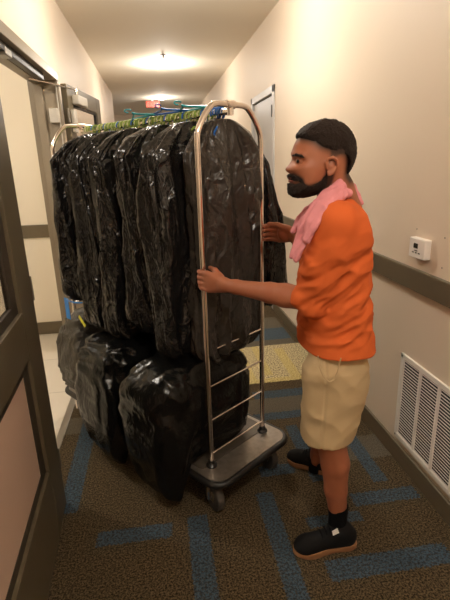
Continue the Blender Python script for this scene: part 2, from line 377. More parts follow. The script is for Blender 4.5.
# return-air grille
gy0, gy1, gz0, gz1 = .98, 1.905, .128, .598
gr = empty('air_vent', (XR, (gy0+gy1)/2, gz0), 'white louvred return air grille low on the right wall', 'air vent')
g = MB(); bw = .026
for a, b in (((gy0, gz0), (gy1, gz0+bw)), ((gy0, gz1-bw), (gy1, gz1)), ((gy0, gz0), (gy0+bw, gz1)), ((gy1-bw, gz0), (gy1, gz1))): g.box((XR-.012, a[0], a[1]), (XR, b[0], b[1]), .003)
g.build('vent_frame', WHITE, gr)
ndv = 6; stp = (gy1-gy0-2*bw)/ndv
for i in range(1, ndv): y = gy0+bw+stp*i; MB().box((XR-.012, y-.007, gz0+bw), (XR-.001, y+.007, gz1-bw), .002).build('divider', WHITE, gr)
nl = 27; g = MB()
for i in range(nl):
    z = gz0+bw+(gz1-gz0-2*bw)*(i+.5)/nl
    T = Matrix.Translation((XR-.006, (gy0+gy1)/2, z))@Matrix.Rotation(math.radians(50), 4, 'Y')
    g.box((-.0045, -(gy1-gy0)/2+bw, -.0012), (.0045, (gy1-gy0)/2-bw, .0012), 0, T)
g.build('louvre', WHITE, gr)
MB().box((XR-.0012, gy0+.02, gz0+.02), (XR-.0002, gy1-.02, gz1-.02)).build('dark_duct_backing', DARK, gr)
for y in (gy0+.013, gy1-.013):
    for z in (gz0+.013, gz1-.013): MB().lathe([(.005, 0), (.005, .002), (.002, .003)], (XR-.012, y, z), (-1, 0, 0), 12).build('screw', GREYM, gr)

# thermostat
ty0, ty1, tz0, tz1 = 1.765, 1.885, 1.092, 1.18
th = empty('thermostat', (XR, 1.82, 1.09), 'small white wall thermostat above the chair rail', 'thermostat')
MB().box((XR-.034, ty0, tz0), (XR, ty1, tz1), .004).build('housing', WHITE, th)
MB().box((XR-.0355, ty0+.05, tz1-.044), (XR-.033, ty0+.083, tz1-.022), .001).build('display', SCREEN, th)
for k in range(3): MB().box((XR-.036, ty0+.03+k*.024, tz0+.022), (XR-.0335, ty0+.042+k*.024, tz0+.027), .001).build('button', DARK, th)
MB().box((XR-.036, ty0+.05, tz0+.032), (XR-.0335, ty0+.072, tz0+.036), .001).build('button', DARK, th)
for (px, py) in ((417, 229), (445, 238), (442, 268), (415, 257)):
    p = at(px, py, 0, XR); MB().lathe([(.0035, -.002), (.0035, .0006)], (XR, p[1], p[2]), (-1, 0, 0), 10).build('screw_hole', TRIM, None, loc=(XR, p[1], p[2]), label='small dark screw hole in the wall around the white thermostat', cat='screw hole', group='screw holes around the thermostat')

# ceiling lamps
def ceiling_light(x, y, label, power, r=.1, z=ZC):
    e_ = empty('ceiling_light', (x, y, z), label, 'ceiling light')
    MB().lathe([(r*1.25, 0), (r*1.25, -.012), (r*1.1, -.022), (r*.98, -.022), (r*.98, 0)], (x, y, z), n=40).build('trim_ring', WHITE, e_, smooth=True)
    MB().lathe([(r*.97, -.004), (r*.97, -.024), (r*.8, -.034), (r*.4, -.04), (.002, -.042)], (x, y, z), n=40).build('diffuser', LAMP, e_, smooth=True)
    ld = bpy.data.lights.new('ceiling_light_lamp', 'POINT'); ld.shadow_soft_size = .045; ld.energy = power; ld.color = (1, .93, .83)
    lo = bpy.data.objects.new('lamp', ld); col.objects.link(lo); lo.parent = e_; lo.location = (0, 0, -.17)
LP = 47
ceiling_light(.22, 6.87, 'nearest visible round flush ceiling light, white trim, lit', 32)
ceiling_light(.22, 10.2, 'distant round ceiling light beside the red exit sign', 16)
ceiling_light(.22, 3.35, 'round ceiling light above the far end of the luggage cart', LP)
ceiling_light(.35, -.1, 'round ceiling light overhead near the camera', LP)
ceiling_light(-1.7, 2.6, 'unseen round ceiling light added to light the tiled room behind doorway', 42, z=2.7)  # lamp out of view, added to brighten the closed side room
sd = empty('smoke_detector', (.2, 6.35, ZC), 'small white sprinkler head on the ceiling before the nearest lit lamp', 'sprinkler')
MB().lathe([(.035, 0), (.035, -.006), (.012, -.012), (.010, -.04), (.022, -.044), (.022, -.047)], (.2, 6.35, ZC), n=20).build('body', GREYM, sd, smooth=True)
sd.name = 'sprinkler_head'
# exit sign hanging in the distance
ex = empty('exit_sign', (.04, 10.6, 2.70), 'red lit exit sign hanging from the ceiling far down the corridor', 'exit sign')
MB().box((-.10, 10.58, 2.695), (.20, 10.62, ZC-.02), .006).build('housing', mat('pinkish_sign_face', srgb(200, 90, 76), .5), ex)
MB().box((.02, 10.57, ZC-.02), (.06, 10.63, ZC), .003).build('mount', WHITE, ex)
def letters(word, x0, z0, w, h, gap, y):
    G = {'E': [(0, 0, .25, 1), (0, 0, 1, .2), (0, .4, .8, .6), (0, .8, 1, 1)], 'I': [(.36, 0, .64, 1)], 'T': [(.37, 0, .63, 1), (0, .8, 1, 1)]}
    m = MB()
    for i, ch in enumerate(word):
        ox = x0+i*(w+gap)
        if ch == 'X':
            for s in (1, -1):
                a = Vector((ox+w/2, y, z0+h/2)); d_ = Vector((w*s, 0, h))*.5; n_ = Vector((.006, 0, 0))
                P = [a-d_-n_, a-d_+n_, a+d_+n_, a+d_-n_]
                m.add([p[:] for p in P]+[(p+Vector((0, .002, 0)))[:] for p in P], [(0, 1, 2, 3), (7, 6, 5, 4), (0, 4, 5, 1), (1, 5, 6, 2), (2, 6, 7, 3), (3, 7, 4, 0)])
            continue
        for r in G[ch]: m.box((ox+r[0]*w, y, z0+r[1]*h), (ox+r[2]*w, y+.002, z0+r[3]*h))
    return m
letters('EXIT', -.078, 2.712, .048, .09, .02, 10.576).build('lettering', EXITM, ex)

# ------------------------------------------------------------------ luggage cart
O = Vector((.302, 1.842, 0)); EE = Vector((-.612, .791, 0)); DD = Vector((.791, .612, 0)); LEN = 1.13
def W(u, s, z): return O+DD*u+EE*s+Vector((0, 0, z))
cart = empty('luggage_cart', tuple(W(0, LEN/2, 0)), 'chrome birdcage luggage cart with hanging rail loaded with black bags', 'luggage cart')
def rrect(u0, u1, s0, s1, r, n=8):
    P = []
    for (cu, cs, a0) in ((u1-r, s1-r, 0), (u0+r, s1-r, 90), (u0+r, s0+r, 180), (u1-r, s0+r, 270)):
        for k in range(n+1): a = math.radians(a0+90*k/n); p = W(cu+r*math.cos(a), cs+r*math.sin(a), 0); P.append((p.x, p.y))
    return P
ZD = .205; U0 = -.265; U1 = .255; S0 = -.125; S1 = LEN+.125
MB().prism(rrect(U0+.008, U1-.008, S0+.008, S1-.008, .07), ZD-.03, ZD).build('deck', DECKM, cart)
MB().prism(rrect(U0+.03, U1-.03, S0+.13, S1-.13, .03), ZD, ZD+.003).build('deck_mat', mat('deck_carpet', (.10, .08, .06, 1), .5, metal=.3, bump=(200, .5, .002), vary=(50, .3)), cart)
rr = [Vector((p[0], p[1], ZD-.016)) for p in rrect(U0, U1, S0, S1, .075)]
MB().tube(rr, .016, 10, closed=True).build('bumper', RUBBER, cart, smooth=True)
def bez(P, n=6):
    out = []
    for i in range(len(P)-1):
        p0 = P[max(i-1, 0)]; p1 = P[i]; p2 = P[i+1]; p3 = P[min(i+2, len(P)-1)]
        for k in range(n):
            t = k/n; out.append(tuple(.5*((2*p1[j])+(-p0[j]+p2[j])*t+(2*p0[j]-5*p1[j]+4*p2[j]-p3[j])*t*t+(-p0[j]+3*p1[j]-3*p2[j]+p3[j])*t**3) for j in range(len(p1))))
    out.append(tuple(P[-1])); return out
prof = [(-.182, 1.60), (-.176, 1.638), (-.146, 1.686), (-.106, 1.727), (-.075, 1.738), (-.02, 1.739), (.02, 1.739), (.075, 1.738), (.106, 1.727), (.146, 1.686), (.176, 1.638), (.182, 1.60)]
prof = [(-.182, ZD), (-.182, 1.2)]+bez(prof)+[(.182, 1.2), (.182, ZD)]
for s in (0, LEN):
    MB().tube([W(u, s, z) for u, z in prof], .0115, 14).build('arch_tube', CHROME, cart, smooth=True)
    for u in (-.182, .182): MB().lathe([(.026, 0), (.026, .006), (.017, .014), (.015, .03)], tuple(W(u, s, ZD)), n=20).build('socket', RUBBER, cart, smooth=True)
    for z in (.265, .435, .60, .765):
        MB().tube([W(-.182, s, z), W(.182, s, z)], .0045, 10).build('rung', CHROME, cart, smooth=True)
MB().tube([W(0, 0, 1.715), W(0, LEN, 1.715)], .012, 14).build('hanging_rail', CHROME, cart, smooth=True)
for s in (0, LEN): m = MB(); m.tube([W(-.02, s, 1.739), W(.02, s, 1.739)], .0165, 14); m.tube([W(0, s, 1.70), W(0, s, 1.745)], .013, 12); m.build('rail_collar', CHROME, cart, smooth=True)
for u, s in ((-.20, -.03), (.19, -.03), (-.20, LEN+.03), (.19, LEN+.03)):
    c = W(u, s, 0); R_ = .072
    cs = empty('caster', tuple(c)); cs.parent = cart; cs.location = c-cart.location
    rz = DD if u < 0 else EE
    ax = Vector((.93, .36, 0)); ax.normalize()
    wl = MB().lathe([(R_*.72, -.017), (R_*.93, -.017), (R_, -.010), (R_, .010), (R_*.93, .017), (R_*.72, .017)], tuple(c+Vector((0, 0, R_))), ax, 32)
    wl.build('wheel', WHEELM, cs, smooth=True)
    MB().lathe([(R_*.70, -.012), (R_*.25, -.02), (.012, -.024), (.012, .024), (R_*.25, .02), (R_*.70, .012)], tuple(c+Vector((0, 0, R_))), ax, 24).build('hub', CHROME, cs, smooth=True)
    fk = MB()
    for sg in (-1, 1):
        a = c+ax*.028*sg
        fk.tube([a+Vector((0, 0, R_-.005)), a+Vector((0, 0, .12)), c+ax*.012*sg+Vector((0, 0, .158))], [.011, .014, .016], 8)
    fk.lathe([(.03, 0), (.03, .016), (.022, .022)], tuple(c+Vector((0, 0, .152))), n=20)
    fk.build('fork', CHROME, cs, smooth=True)

# hangers on the rail --------------------------------------------------
def hanger_mesh(rad=.0195, span=.055):
    m = MB(); P = []
    for k in range(13):
        a = math.radians(205-k*230/12-0)
        P.append((rad*math.cos(a), 0, rad*math.sin(a)))
    P = [p for p in P]
    P.append((rad*.2, 0, -rad*1.7)); P.append((0, 0, -.048))
    m.tube(P, .0032, 8)
    m.tube([(-span, 0, -.086), (-.03, 0, -.056), (0, 0, -.048), (.03, 0, -.056), (span, 0, -.086)], .004, 8)
    m.tube([(-span, 0, -.086), (span, 0, -.086)], .003, 6)
    return m
def hanger(mat_, s, tilt, label, group, rz=0, proto={}):
    key = mat_.name
    if key not in proto:
        o = hanger_mesh().build('clothes_hanger', mat_, None, smooth=True, loc=(0, 0, 0)); proto[key] = o
    else:
        o = proto[key].copy(); col.objects.link(o)
    p = W(0, s, 1.7145)
    o.location = p
    th0 = math.atan2(DD.y, DD.x)
    o.rotation_euler = (tilt*.2, tilt*.5, th0+rz)
    props(o, label, 'clothes hanger', group); return o
n_h = 88; rng = random.Random(3)
for i in range(n_h):
    s = .10+(LEN-.17)*i/(n_h-1)
    if .93 < s < .965: continue
    if i % 11 == 4: hanger(BLUE, s, rng.uniform(-.4, .4), 'blue plastic hanger squeezed in among the green ones on the rail', 'blue hangers among the green ones', rng.uniform(-.3, .3))
    elif i % 3: hanger(GREEN, s, rng.uniform(-.5, .5), 'yellow-green plastic hanger hooked close-packed over the chrome hanging rail', 'green hangers on the cart rail', rng.uniform(-.6, .6))
    else: hanger(PALEG, s, rng.uniform(-.5, .5), 'pale cream green hanger hooked among the yellow-green ones on the rail', 'pale hangers on the cart rail', rng.uniform(-.6, .6))
for s, t in ((.045, .1), (.055, -.15), (.066, .2), (.077, 0), (.088, -.1)):
    hanger(BLUE, s, t, 'blue plastic hanger at the near end of the cart rail', 'blue hangers at the near rail end', rng.uniform(-.2, .2))
def top_hanger(s, u, ang, m_, label, cat='clothes hanger', group='teal hangers lying on top of the rail'):
    """a hanger laid over the other hooks"""
    mb = MB(); c = W(u, s, 1.7405); d_ = (EE*math.cos(ang)+DD*math.sin(ang)); q = Vector((-d_.y, d_.x, 0))
    L_ = .12
    P = [c-d_*L_, c-d_*.02+q*.035+Vector((0, 0, .010)), c+q*.05+Vector((0, 0, .016)), c+d_*.02+q*.035+Vector((0, 0, .010)), c+d_*L_]
    mb.tube(bez([tuple(p) for p in P], 5), .0045, 8); mb.tube([c-d_*L_, c+d_*L_], .0045, 8)
    hk = [c+q*.05+Vector((0, 0, .016))+q*(.02+.018*math.sin(a))+Vector((0, 0, .007-.007*math.cos(a))) for a in np.linspace(0, 4.2, 12)]
    mb.tube([tuple(p) for p in hk], .003, 8)
    mb.build('clothes_hanger', m_, None, smooth=True, loc=tuple(c), label=label, cat=cat, group=group)
top_hanger(.22, .005, .15, TEAL, 'teal hanger lying atop the rail near the close end')
top_hanger(.36, .0, -.1, BLUE, 'blue hanger lying along the top of the green hooks', group=None)
top_hanger(.56, .0, .2, TEAL, 'teal hanger lying atop the middle of the rail')

# bags -------------------------------------------------------------------
def ridge(x): return 1-2*abs(x)
def garment_bag(name, s, uc, a, b, zt, zb, mt, label, group, seed, aR=None, bow=0.0, nx=120, nz=130, flare=.03, lean=0.0, shoulder=.13, amp=1.0, base_taper=.10):
    V = []; Fc = []
    for j in range(nz+1):
        v = j/nz; z = zt+(zb-zt)*v; dz = zt-z
        sh = min(1, dz/shoulder)
        wv = .24+.76*(sh**.62)
        wv *= 1+flare*v
        bt = max(0, (v-(1-base_taper))/base_taper)
        rd = math.sqrt(max(0, 1-bt*bt)) if bt < 1 else 0
        rd = max(rd, .02)
        tv = (.30+.70*min(1, dz/.30)**.7)
        for k in range(nx):
            th = 2*PI*k/nx; c = math.cos(th); s_ = math.sin(th)
            cc = math.copysign(abs(c)**.62, c); ss = math.copysign(abs(s_)**.6, s_)
            A = (aR if (aR and c > 0) else a)
            u = A*wv*cc*(.55+.45*rd); ds = b*tv*ss*(.25+.75*rd)
            q = Vector((cc*2.2+u*1.5, ss*1.6, z*1.1+abs(cc)*1.4))
            n1 = noise.noise(q*1.3+Vector((seed, 0, 0))); n2 = noise.noise(Vector((cc*2.6+z*1.5, ss*1.9-z*.7, z*1.3+seed*3))); n3 = noise.noise(Vector((u*20+z*5, ds*20, z*7+seed)))
            fade = min(1, dz/.05)
            disp = (.034*n1+.034*(ridge(n2)-.6)*abs(ridge(n2))+.007*ridge(n3))*amp*fade
            nv = Vector((c/max(A, .05), s_/max(b, .05), 0)).normalized()
            zz = z-(.012*ridge(noise.noise(Vector((th*1.5, seed, 0)))) if v > .9 else 0)
            p = W(uc+u+nv.x*disp+lean*dz, s+bow*math.sin(v*PI)+ds+nv.y*disp, zz)
            V.append(p[:])
    for j in range(nz):
        for k in range(nx): Fc.append((j*nx+k, (j+1)*nx+k, (j+1)*nx+(k+1) % nx, j*nx+(k+1) % nx))
    Fc.append(tuple(range(nx))); Fc.append(tuple(reversed([nz*nx+k for k in range(nx)])))
    return mesh_obj(name, V, Fc, mt, None, True, loc=tuple(W(uc, s, zb)), label=label, cat='garment bag', group=group)
BG = 'black plastic garment bags hanging from the cart rail'
garment_bag('garment_bag', .055, .012, .195, .050, 1.692, .70, BAGB, 'thin brownish black garment bag hanging between the near chrome uprights', BG, 1.3, aR=.185, base_taper=.07, amp=.9)
garment_bag('garment_bag', .205, 0, .262, .080, 1.692, .69, BAG, 'glossy black garment bag hanging just left of the near upright', BG, 4.1, amp=1.1)
garment_bag('garment_bag', .385, 0, .262, .072, 1.692, .76, BAG, 'black garment bag third from the near end, in the middle of the rail', BG, 7.7, lean=.015)
garment_bag('garment_bag', .575, -.005, .27, .085, 1.692, .70, BAG, 'wide black garment bag left of middle with long side folds', BG, 11.9)
garment_bag('garment_bag', .765, 0, .262, .070, 1.692, .70, BAG, 'black garment bag second from the far left end of the rail', BG, 15.2, lean=-.01)
garment_bag('garment_bag', .945, 0, .270, .082, 1.692, .83, BAG, 'leftmost black garment bag beside the far chrome arch', BG, 21.6, lean=-.02)
garment_bag('garment_bag', .10, .29, .07, .045, 1.56, .83, BAG, 'narrow black bag swelling out right of the near upright by the reaching hand', BG, 31.6, aR=.10, flare=.55, lean=.08, shoulder=.4)

def sack(name, u0, u1, s0, s1, z0, z1, mt, label, seed, group=None, top=.35, n=130, amp=1.0, skew=0.0, droop=0.0):
    """a tied bin sack resting on the deck: rounded box of film with sharp creases"""
    V = []; Fc = []; cu, cs, czz = (u0+u1)/2, (s0+s1)/2, (z0+z1)/2; A, B, Cc = (u1-u0)/2, (s1-s0)/2, (z1-z0)/2
    m = n//2
    def sp(x, e): return math.copysign(abs(x)**e, x)
    for j in range(m+1):
        ph = -PI/2+PI*j/m
        for k in range(n):
            th = 2*PI*k/n
            cph = sp(math.cos(ph), .34); x = cph*sp(math.cos(th), .36); y = cph*sp(math.sin(th), .36); z = sp(math.sin(ph), .5)
            if z > 0: f_ = 1-top*z**2.5; x *= f_; y *= f_
            else: x *= 1-.10*(-z)**2; y *= 1-.10*(-z)**2
            q = Vector((x*A, y*B, z*Cc))
            n1 = noise.noise(q*4.5+Vector((seed, 0, 0))); n2 = noise.noise(Vector((q.x*9, q.y*9, q.z*16+n1*2+seed))); n3 = noise.noise(q*38+Vector((0, seed, 0)))
            disp = (.035*n1+.024*(ridge(n2)-.6)+.006*n3)*amp
            nv = Vector((x, y, z*.5)).normalized()
            zz = czz+q.z+nv.z*disp
            uu = cu+q.x+nv.x*disp; zz = max(zz, z0)
            if droop:                       # the part past the deck's edge sags down
                if uu < -.275: e2 = min(1, (-.275-uu)/.05); zz -= droop*e2*max(0, min(1, (z1-zz)/(z1-z0)))**1.3
                if uu > -.285 and zz < z0+.04: zz = max(zz, z0)
            V.append(W(uu, cs+q.y+nv.y*disp, zz)[:])
    for j in range(m):
        for k in range(n): Fc.append((j*n+k, j*n+(k+1) % n, (j+1)*n+(k+1) % n, (j+1)*n+k))
    o = mesh_obj(name, V, Fc, mt, None, True, loc=tuple(W(cu, cs, z0)), label=label, cat='bin bag', group=group)
    me = o.data; bm = bmesh.new(); bm.from_mesh(me); bmesh.ops.remove_doubles(bm, verts=bm.verts, dist=.0004); bmesh.ops.recalc_face_normals(bm, faces=bm.faces); bm.to_mesh(me); bm.free()
    return o
SG = 'filled black bin bags on the cart deck'
sack('bin_bag', -.425, .17, .015, .375, .212, .70, SACK, 'big bulging black bin bag on the near end of the cart deck', 3.3, SG, top=.16, amp=.7, droop=.17)
sack('bin_bag', -.42, .15, .45, .83, .212, .69, SACK, 'black bin bag in the middle of the cart deck overhanging its edge', 9.1, SG, top=.16, amp=.7, droop=.18)
sack('bin_bag', -.33, .15, .90, 1.15, .212, .76, SACKG, 'dusty grey brown bin bag at the far end of the deck', 14.7, SG, top=.5, amp=.8)
# tapes and ties
def strip(name, pts, w_, th_, m_, label, cat='tie', up=Vector((0, 0, 1))):
    P = [Vector(p) for p in pts]; V = []; Fc = []
    for i, p in enumerate(P):
        t = (P[min(i+1, len(P)-1)]-P[max(i-1, 0)]).normalized(); a = (up-t*up.dot(t)).normalized(); b = t.cross(a)
        for sa, sb in ((1, 1), (-1, 1), (-1, -1), (1, -1)): V.append((p+a*w_/2*sa+b*th_/2*sb)[:])
    for i in range(len(P)-1):
        for k in range(4): Fc.append((i*4+k, i*4+(k+1) % 4, (i+1)*4+(k+1) % 4, (i+1)*4+k))
    Fc += [(3, 2, 1, 0), tuple(len(V)-4+k for k in range(4))]
    m = MB(); m.add(V, Fc); return m.build(name, m_, None, loc=P[0], label=label, cat=cat)

# ------------------------------------------------------------------ implicit surfaces for the man
class Field:
    def __init__(s, lo, hi, h):
        s.lo = np.array(lo, float); s.h = h; s.n = np.ceil((np.array(hi)-s.lo)/h).astype(int)+1
        s.F = np.full(tuple(s.n), 1.0, dtype=np.float32)
    def block(s, lo, hi, pad):
        a = np.clip(np.floor((np.array(lo)-pad-s.lo)/s.h).astype(int), 0, s.n-1); b = np.clip(np.ceil((np.array(hi)+pad-s.lo)/s.h).astype(int)+1, 1, s.n)
        sl = tuple(slice(int(a[i]), int(b[i])) for i in range(3))
        ax = [s.lo[i]+s.h*np.arange(a[i], b[i]) for i in range(3)]
        return sl, ax[0][:, None, None].astype(np.float32), ax[1][None, :, None].astype(np.float32), ax[2][None, None, :].astype(np.float32)
    def merge(s, sl, f, k):
        g = s.F[sl]
        if k > 0:
            h_ = np.clip(.5+.5*(g-f)/k, 0, 1); s.F[sl] = g*(1-h_)+f*h_-k*h_*(1-h_)
        else: s.F[sl] = np.minimum(g, f)
    def cone(s, p, q, r0, r1, k=.015):
        p = np.array(p, float); q = np.array(q, float); rm = max(r0, r1); pad = rm+k+.02
        sl, X, Y, Z = s.block(np.minimum(p, q), np.maximum(p, q), pad)
        d = q-p; L2 = max(d@d, 1e-9)
        t = np.clip(((X-p[0])*d[0]+(Y-p[1])*d[1]+(Z-p[2])*d[2])/L2, 0, 1)
        f = np.sqrt((X-p[0]-t*d[0])**2+(Y-p[1]-t*d[1])**2+(Z-p[2]-t*d[2])**2)-(r0+(r1-r0)*t)
        s.merge(sl, f, k); return s
    def chain(s, P, r, k=.015):
        for i in range(len(P)-1): s.cone(P[i], P[i+1], r[i], r[i+1], k)
        return s
    def ell(s, c, a, k=.015, rot=0.0, sub=False):
        c = np.array(c, float); m = max(a)
        sl, X, Y, Z = s.block(c-m, c+m, k+.02)
        x = X-c[0]; z = Z-c[2]; y = Y-c[1]
        if rot: x, z = x*math.cos(rot)+z*math.sin(rot), -x*math.sin(rot)+z*math.cos(rot)
        f = (np.sqrt((x/a[0])**2+(y/a[1])**2+(z/a[2])**2)-1)*min(a)
        if sub:
            g = s.F[sl]; h_ = np.clip(.5-.5*(g+f)/k, 0, 1); s.F[sl] = g*(1-h_)-f*h_+k*h_*(1-h_)
        else: s.merge(sl, f, k)
        return s
    def loft(s, L, k=.02, e=2.0):
        """L: rows (z, cx, cy, ax, ay)"""
        L = sorted(L); A = np.array(L)
        lo = [np.min(A[:, 1]-A[:, 3]), np.min(A[:, 2]-A[:, 4]), A[0, 0]]; hi = [np.max(A[:, 1]+A[:, 3]), np.max(A[:, 2]+A[:, 4]), A[-1, 0]]
        sl, X, Y, Z = s.block(lo, hi, k+.03)
        zz = Z.ravel(); cxs, cys, axs, ays = (np.interp(zz, A[:, 0], A[:, i])[None, None, :] for i in (1, 2, 3, 4))
        f = ((np.abs((X-cxs)/axs)**e+np.abs((Y-cys)/ays)**e)**(1/e)-1)*np.minimum(axs, ays)
        f = np.maximum(f, np.maximum(Z-A[-1, 0], A[0, 0]-Z))
        s.merge(sl, f.astype(np.float32), k); return s
    def mesh(s):
        Fd = s.F; S = Fd < 0; nx, ny, nz = Fd.shape
        c = np.zeros((nx-1, ny-1, nz-1), dtype=np.int8)
        for i in (0, 1):
            for j in (0, 1):
                for k in (0, 1): c += S[i:nx-1+i, j:ny-1+j, k:nz-1+k]
        act = (c > 0) & (c < 8); I = np.argwhere(act)
        idx = -np.ones(act.shape, dtype=np.int64); idx[act] = np.arange(len(I))
        acc = np.zeros((len(I), 3)); cnt = np.zeros(len(I))
        cor = [(i, j, k) for i in (0, 1) for j in (0, 1) for k in (0, 1)]
        for a in cor:
            for ax in range(3):
                if a[ax]: continue
                b = list(a); b[ax] = 1
                fa = Fd[I[:, 0]+a[0], I[:, 1]+a[1], I[:, 2]+a[2]].astype(float); fb = Fd[I[:, 0]+b[0], I[:, 1]+b[1], I[:, 2]+b[2]].astype(float)
                m = (fa < 0) != (fb < 0); t = np.where(m, fa/np.where(m, fa-fb, 1), 0)
                P = np.tile(np.array(a, float), (len(I), 1)); P[:, ax] += t
                acc[m] += P[m]; cnt[m] += 1
        V = (I+acc/cnt[:, None])*s.h+s.lo
        Q = []
        for ax in range(3):
            sa = [slice(1, -1)]*3; sb = [slice(1, -1)]*3; sa[ax] = slice(0, -1); sb[ax] = slice(1, None)
            A = S[tuple(sa)]; B = S[tuple(sb)]; E_ = np.argwhere(A != B); off = np.array([1, 1, 1]); off[ax] = 0; E_ = E_+off
            flip = S[E_[:, 0], E_[:, 1], E_[:, 2]]
            u, v = [(1, 2), (2, 0), (0, 1)][ax]
            def cell(du, dv):
                q = E_.copy(); q[:, u] -= du; q[:, v] -= dv; return idx[q[:, 0], q[:, 1], q[:, 2]]
            q = np.stack([cell(1, 1), cell(0, 1), cell(0, 0), cell(1, 0)], 1)
            q[~flip] = q[~flip][:, ::-1]; Q.append(q)
        return V, np.concatenate(Q)
def mesh_np(name, V, Q, m_, parent, loc=None, **kw):
    base = np.array(wloc(parent)) if parent else np.array(loc if loc is not None else (0, 0, 0.))
    me = bpy.data.meshes.new(name); V = np.asarray(V)-base
    me.vertices.add(len(V)); me.vertices.foreach_set('co', V.astype(np.float32).ravel())
    me.loops.add(len(Q)*4); me.loops.foreach_set('vertex_index', Q.astype(np.int32).ravel())
    me.polygons.add(len(Q)); me.polygons.foreach_set('loop_start', np.arange(0, len(Q)*4, 4, dtype=np.int32))
    me.update(calc_edges=True); me.validate()
    me.polygons.foreach_set('use_smooth', [True]*len(me.polygons)); me.materials.append(m_)
    o = bpy.data.objects.new(name, me); col.objects.link(o)
    if parent: o.parent = parent
    else: o.location = tuple(base)
    return props(o, **kw)
def normals(V, Q):
    n = np.cross(V[Q[:, 2]]-V[Q[:, 0]], V[Q[:, 3]]-V[Q[:, 1]]); N_ = np.zeros_like(V)
    for i in range(4): np.add.at(N_, Q[:, i], n)
    return N_/np.maximum(np.linalg.norm(N_, axis=1, keepdims=True), 1e-12)
def displace(V, Q, fn):
    N_ = normals(V, Q); d = np.array([fn(Vector(v)) for v in V]); return V+N_*d[:, None]
def smooth_mesh(V, Q, it=2, lam=.5):
    for _ in range(it):
        acc = np.zeros_like(V); cnt = np.zeros(len(V))
        for i in range(4):
            a = Q[:, i]; b = Q[:, (i+1) % 4]; np.add.at(acc, a, V[b]); np.add.at(acc, b, V[a]); np.add.at(cnt, a, 1); np.add.at(cnt, b, 1)
        V = V+lam*(acc/cnt[:, None]-V)
    return V
def poly_sd(P, X, Z):
    """signed distance (positive inside) to polygon P on arrays X,Z"""
    P = np.array(P); d = np.full(X.shape, 1e9); ins = np.zeros(X.shape, bool); n = len(P)
    for i in range(n):
        a = P[i]; b = P[(i+1) % n]; e = b-a; w0 = X-a[0]; w1 = Z-a[1]
        t = np.clip((w0*e[0]+w1*e[1])/(e@e), 0, 1); d = np.minimum(d, (w0-e[0]*t)**2+(w1-e[1]*t)**2)
        c = ((a[1] > Z) != (b[1] > Z)) & (X < (b[0]-a[0])*(Z-a[1])/(b[1]-a[1]+1e-12)+a[0]); ins ^= c
    d = np.sqrt(d); return np.where(ins, d, -d)

YH = 1.475                                     # the plane of the man's head
def hp(pts, s=4.5, ox=270, oy=110):            # head outline measured on the photograph
    return [(lambda p: (p[0], p[2]))(at(ox+x/s, oy+y/s, 1, YH)) for x, y in pts]
def spl(P, n=4):
    Pn = len(P); out = []
    for i in range(Pn):
        p0, p1, p2, p3 = P[i-1], P[i], P[(i+1) % Pn], P[(i+2) % Pn]
        for k in range(n):
            t = k/n; out.append(tuple(.5*((2*p1[j])+(-p0[j]+p2[j])*t+(2*p0[j]-5*p1[j]+4*p2[j]-p3[j])*t*t+(-p0[j]+3*p1[j]-3*p2[j]+p3[j])*t**3) for j in range(2)))
    return out
HEADP = spl(hp([(250, 60), (205, 66), (165, 88), (135, 118), (115, 148), (104, 178), (97, 198), (104, 216), (92, 240), (73, 264), (78, 279), (95, 289), (87, 299), (96, 313), (90, 325), (99, 340), (94, 362), (110, 380), (150, 380), (190, 360), (240, 330), (300, 300), (335, 262), (355, 215), (362, 165), (352, 115), (318, 76)]))
HAIRP = spl(hp([(250, 43), (205, 50), (165, 70), (140, 92), (124, 112), (140, 140), (190, 170), (250, 200), (300, 310), (330, 302), (356, 270), (374, 222), (380, 168), (367, 112), (325, 62)]))
BEARDP = spl(hp([(250, 200), (140, 260), (90, 284), (80, 300), (88, 313), (84, 328), (82, 355), (88, 382), (112, 394), (152, 394), (192, 384), (232, 350), (262, 300), (270, 240)]))
HAIRR = hp([(110, 20), (110, 112), (138, 132), (172, 146), (196, 166), (250, 186), (308, 200), (330, 235), (322, 300), (335, 320), (400, 300), (400, 20)])
BEARDR = hp([(238, 222), (226, 258), (219, 292), (200, 318), (170, 332), (144, 338), (130, 330), (124, 310), (110, 297), (95, 288), (70, 296), (86, 306), (70, 309), (100, 316), (118, 322), (100, 334), (88, 330), (60, 340), (60, 420), (200, 420), (250, 330), (256, 260), (250, 224)])
def infl(Fd, P, W_, D_, k=.01, clip=None, yc=YH):
    A = np.array(P); lo = [A[:, 0].min(), yc-W_, A[:, 1].min()]; hi = [A[:, 0].max(), yc+W_, A[:, 1].max()]
    sl, X, Y, Z = Fd.block(lo, hi, k+.015)
    XX, ZZ = np.broadcast_arrays(X[:, 0, :], Z[:, 0, :]); d = poly_sd(P, XX.astype(float), ZZ.astype(float))
    g = np.clip(1-np.minimum(d, D_)/D_, 0, None)[:, None, :]
    f = (np.sqrt(((Y-yc)/W_)**2+g**2)-1)*min(W_, D_)
    if clip is not None:
        dc = poly_sd(clip, XX.astype(float), ZZ.astype(float))[:, None, :]; f = np.maximum(f, -dc+0*f)
    Fd.merge(sl, f.astype(np.float32), k)

man = empty('person', (.64, 1.55, 0), 'young man with short dark hair and beard, orange tee, khaki shorts, steadying the cart', 'person')
def P3(px, py, y): return at(px, py, 1, y)
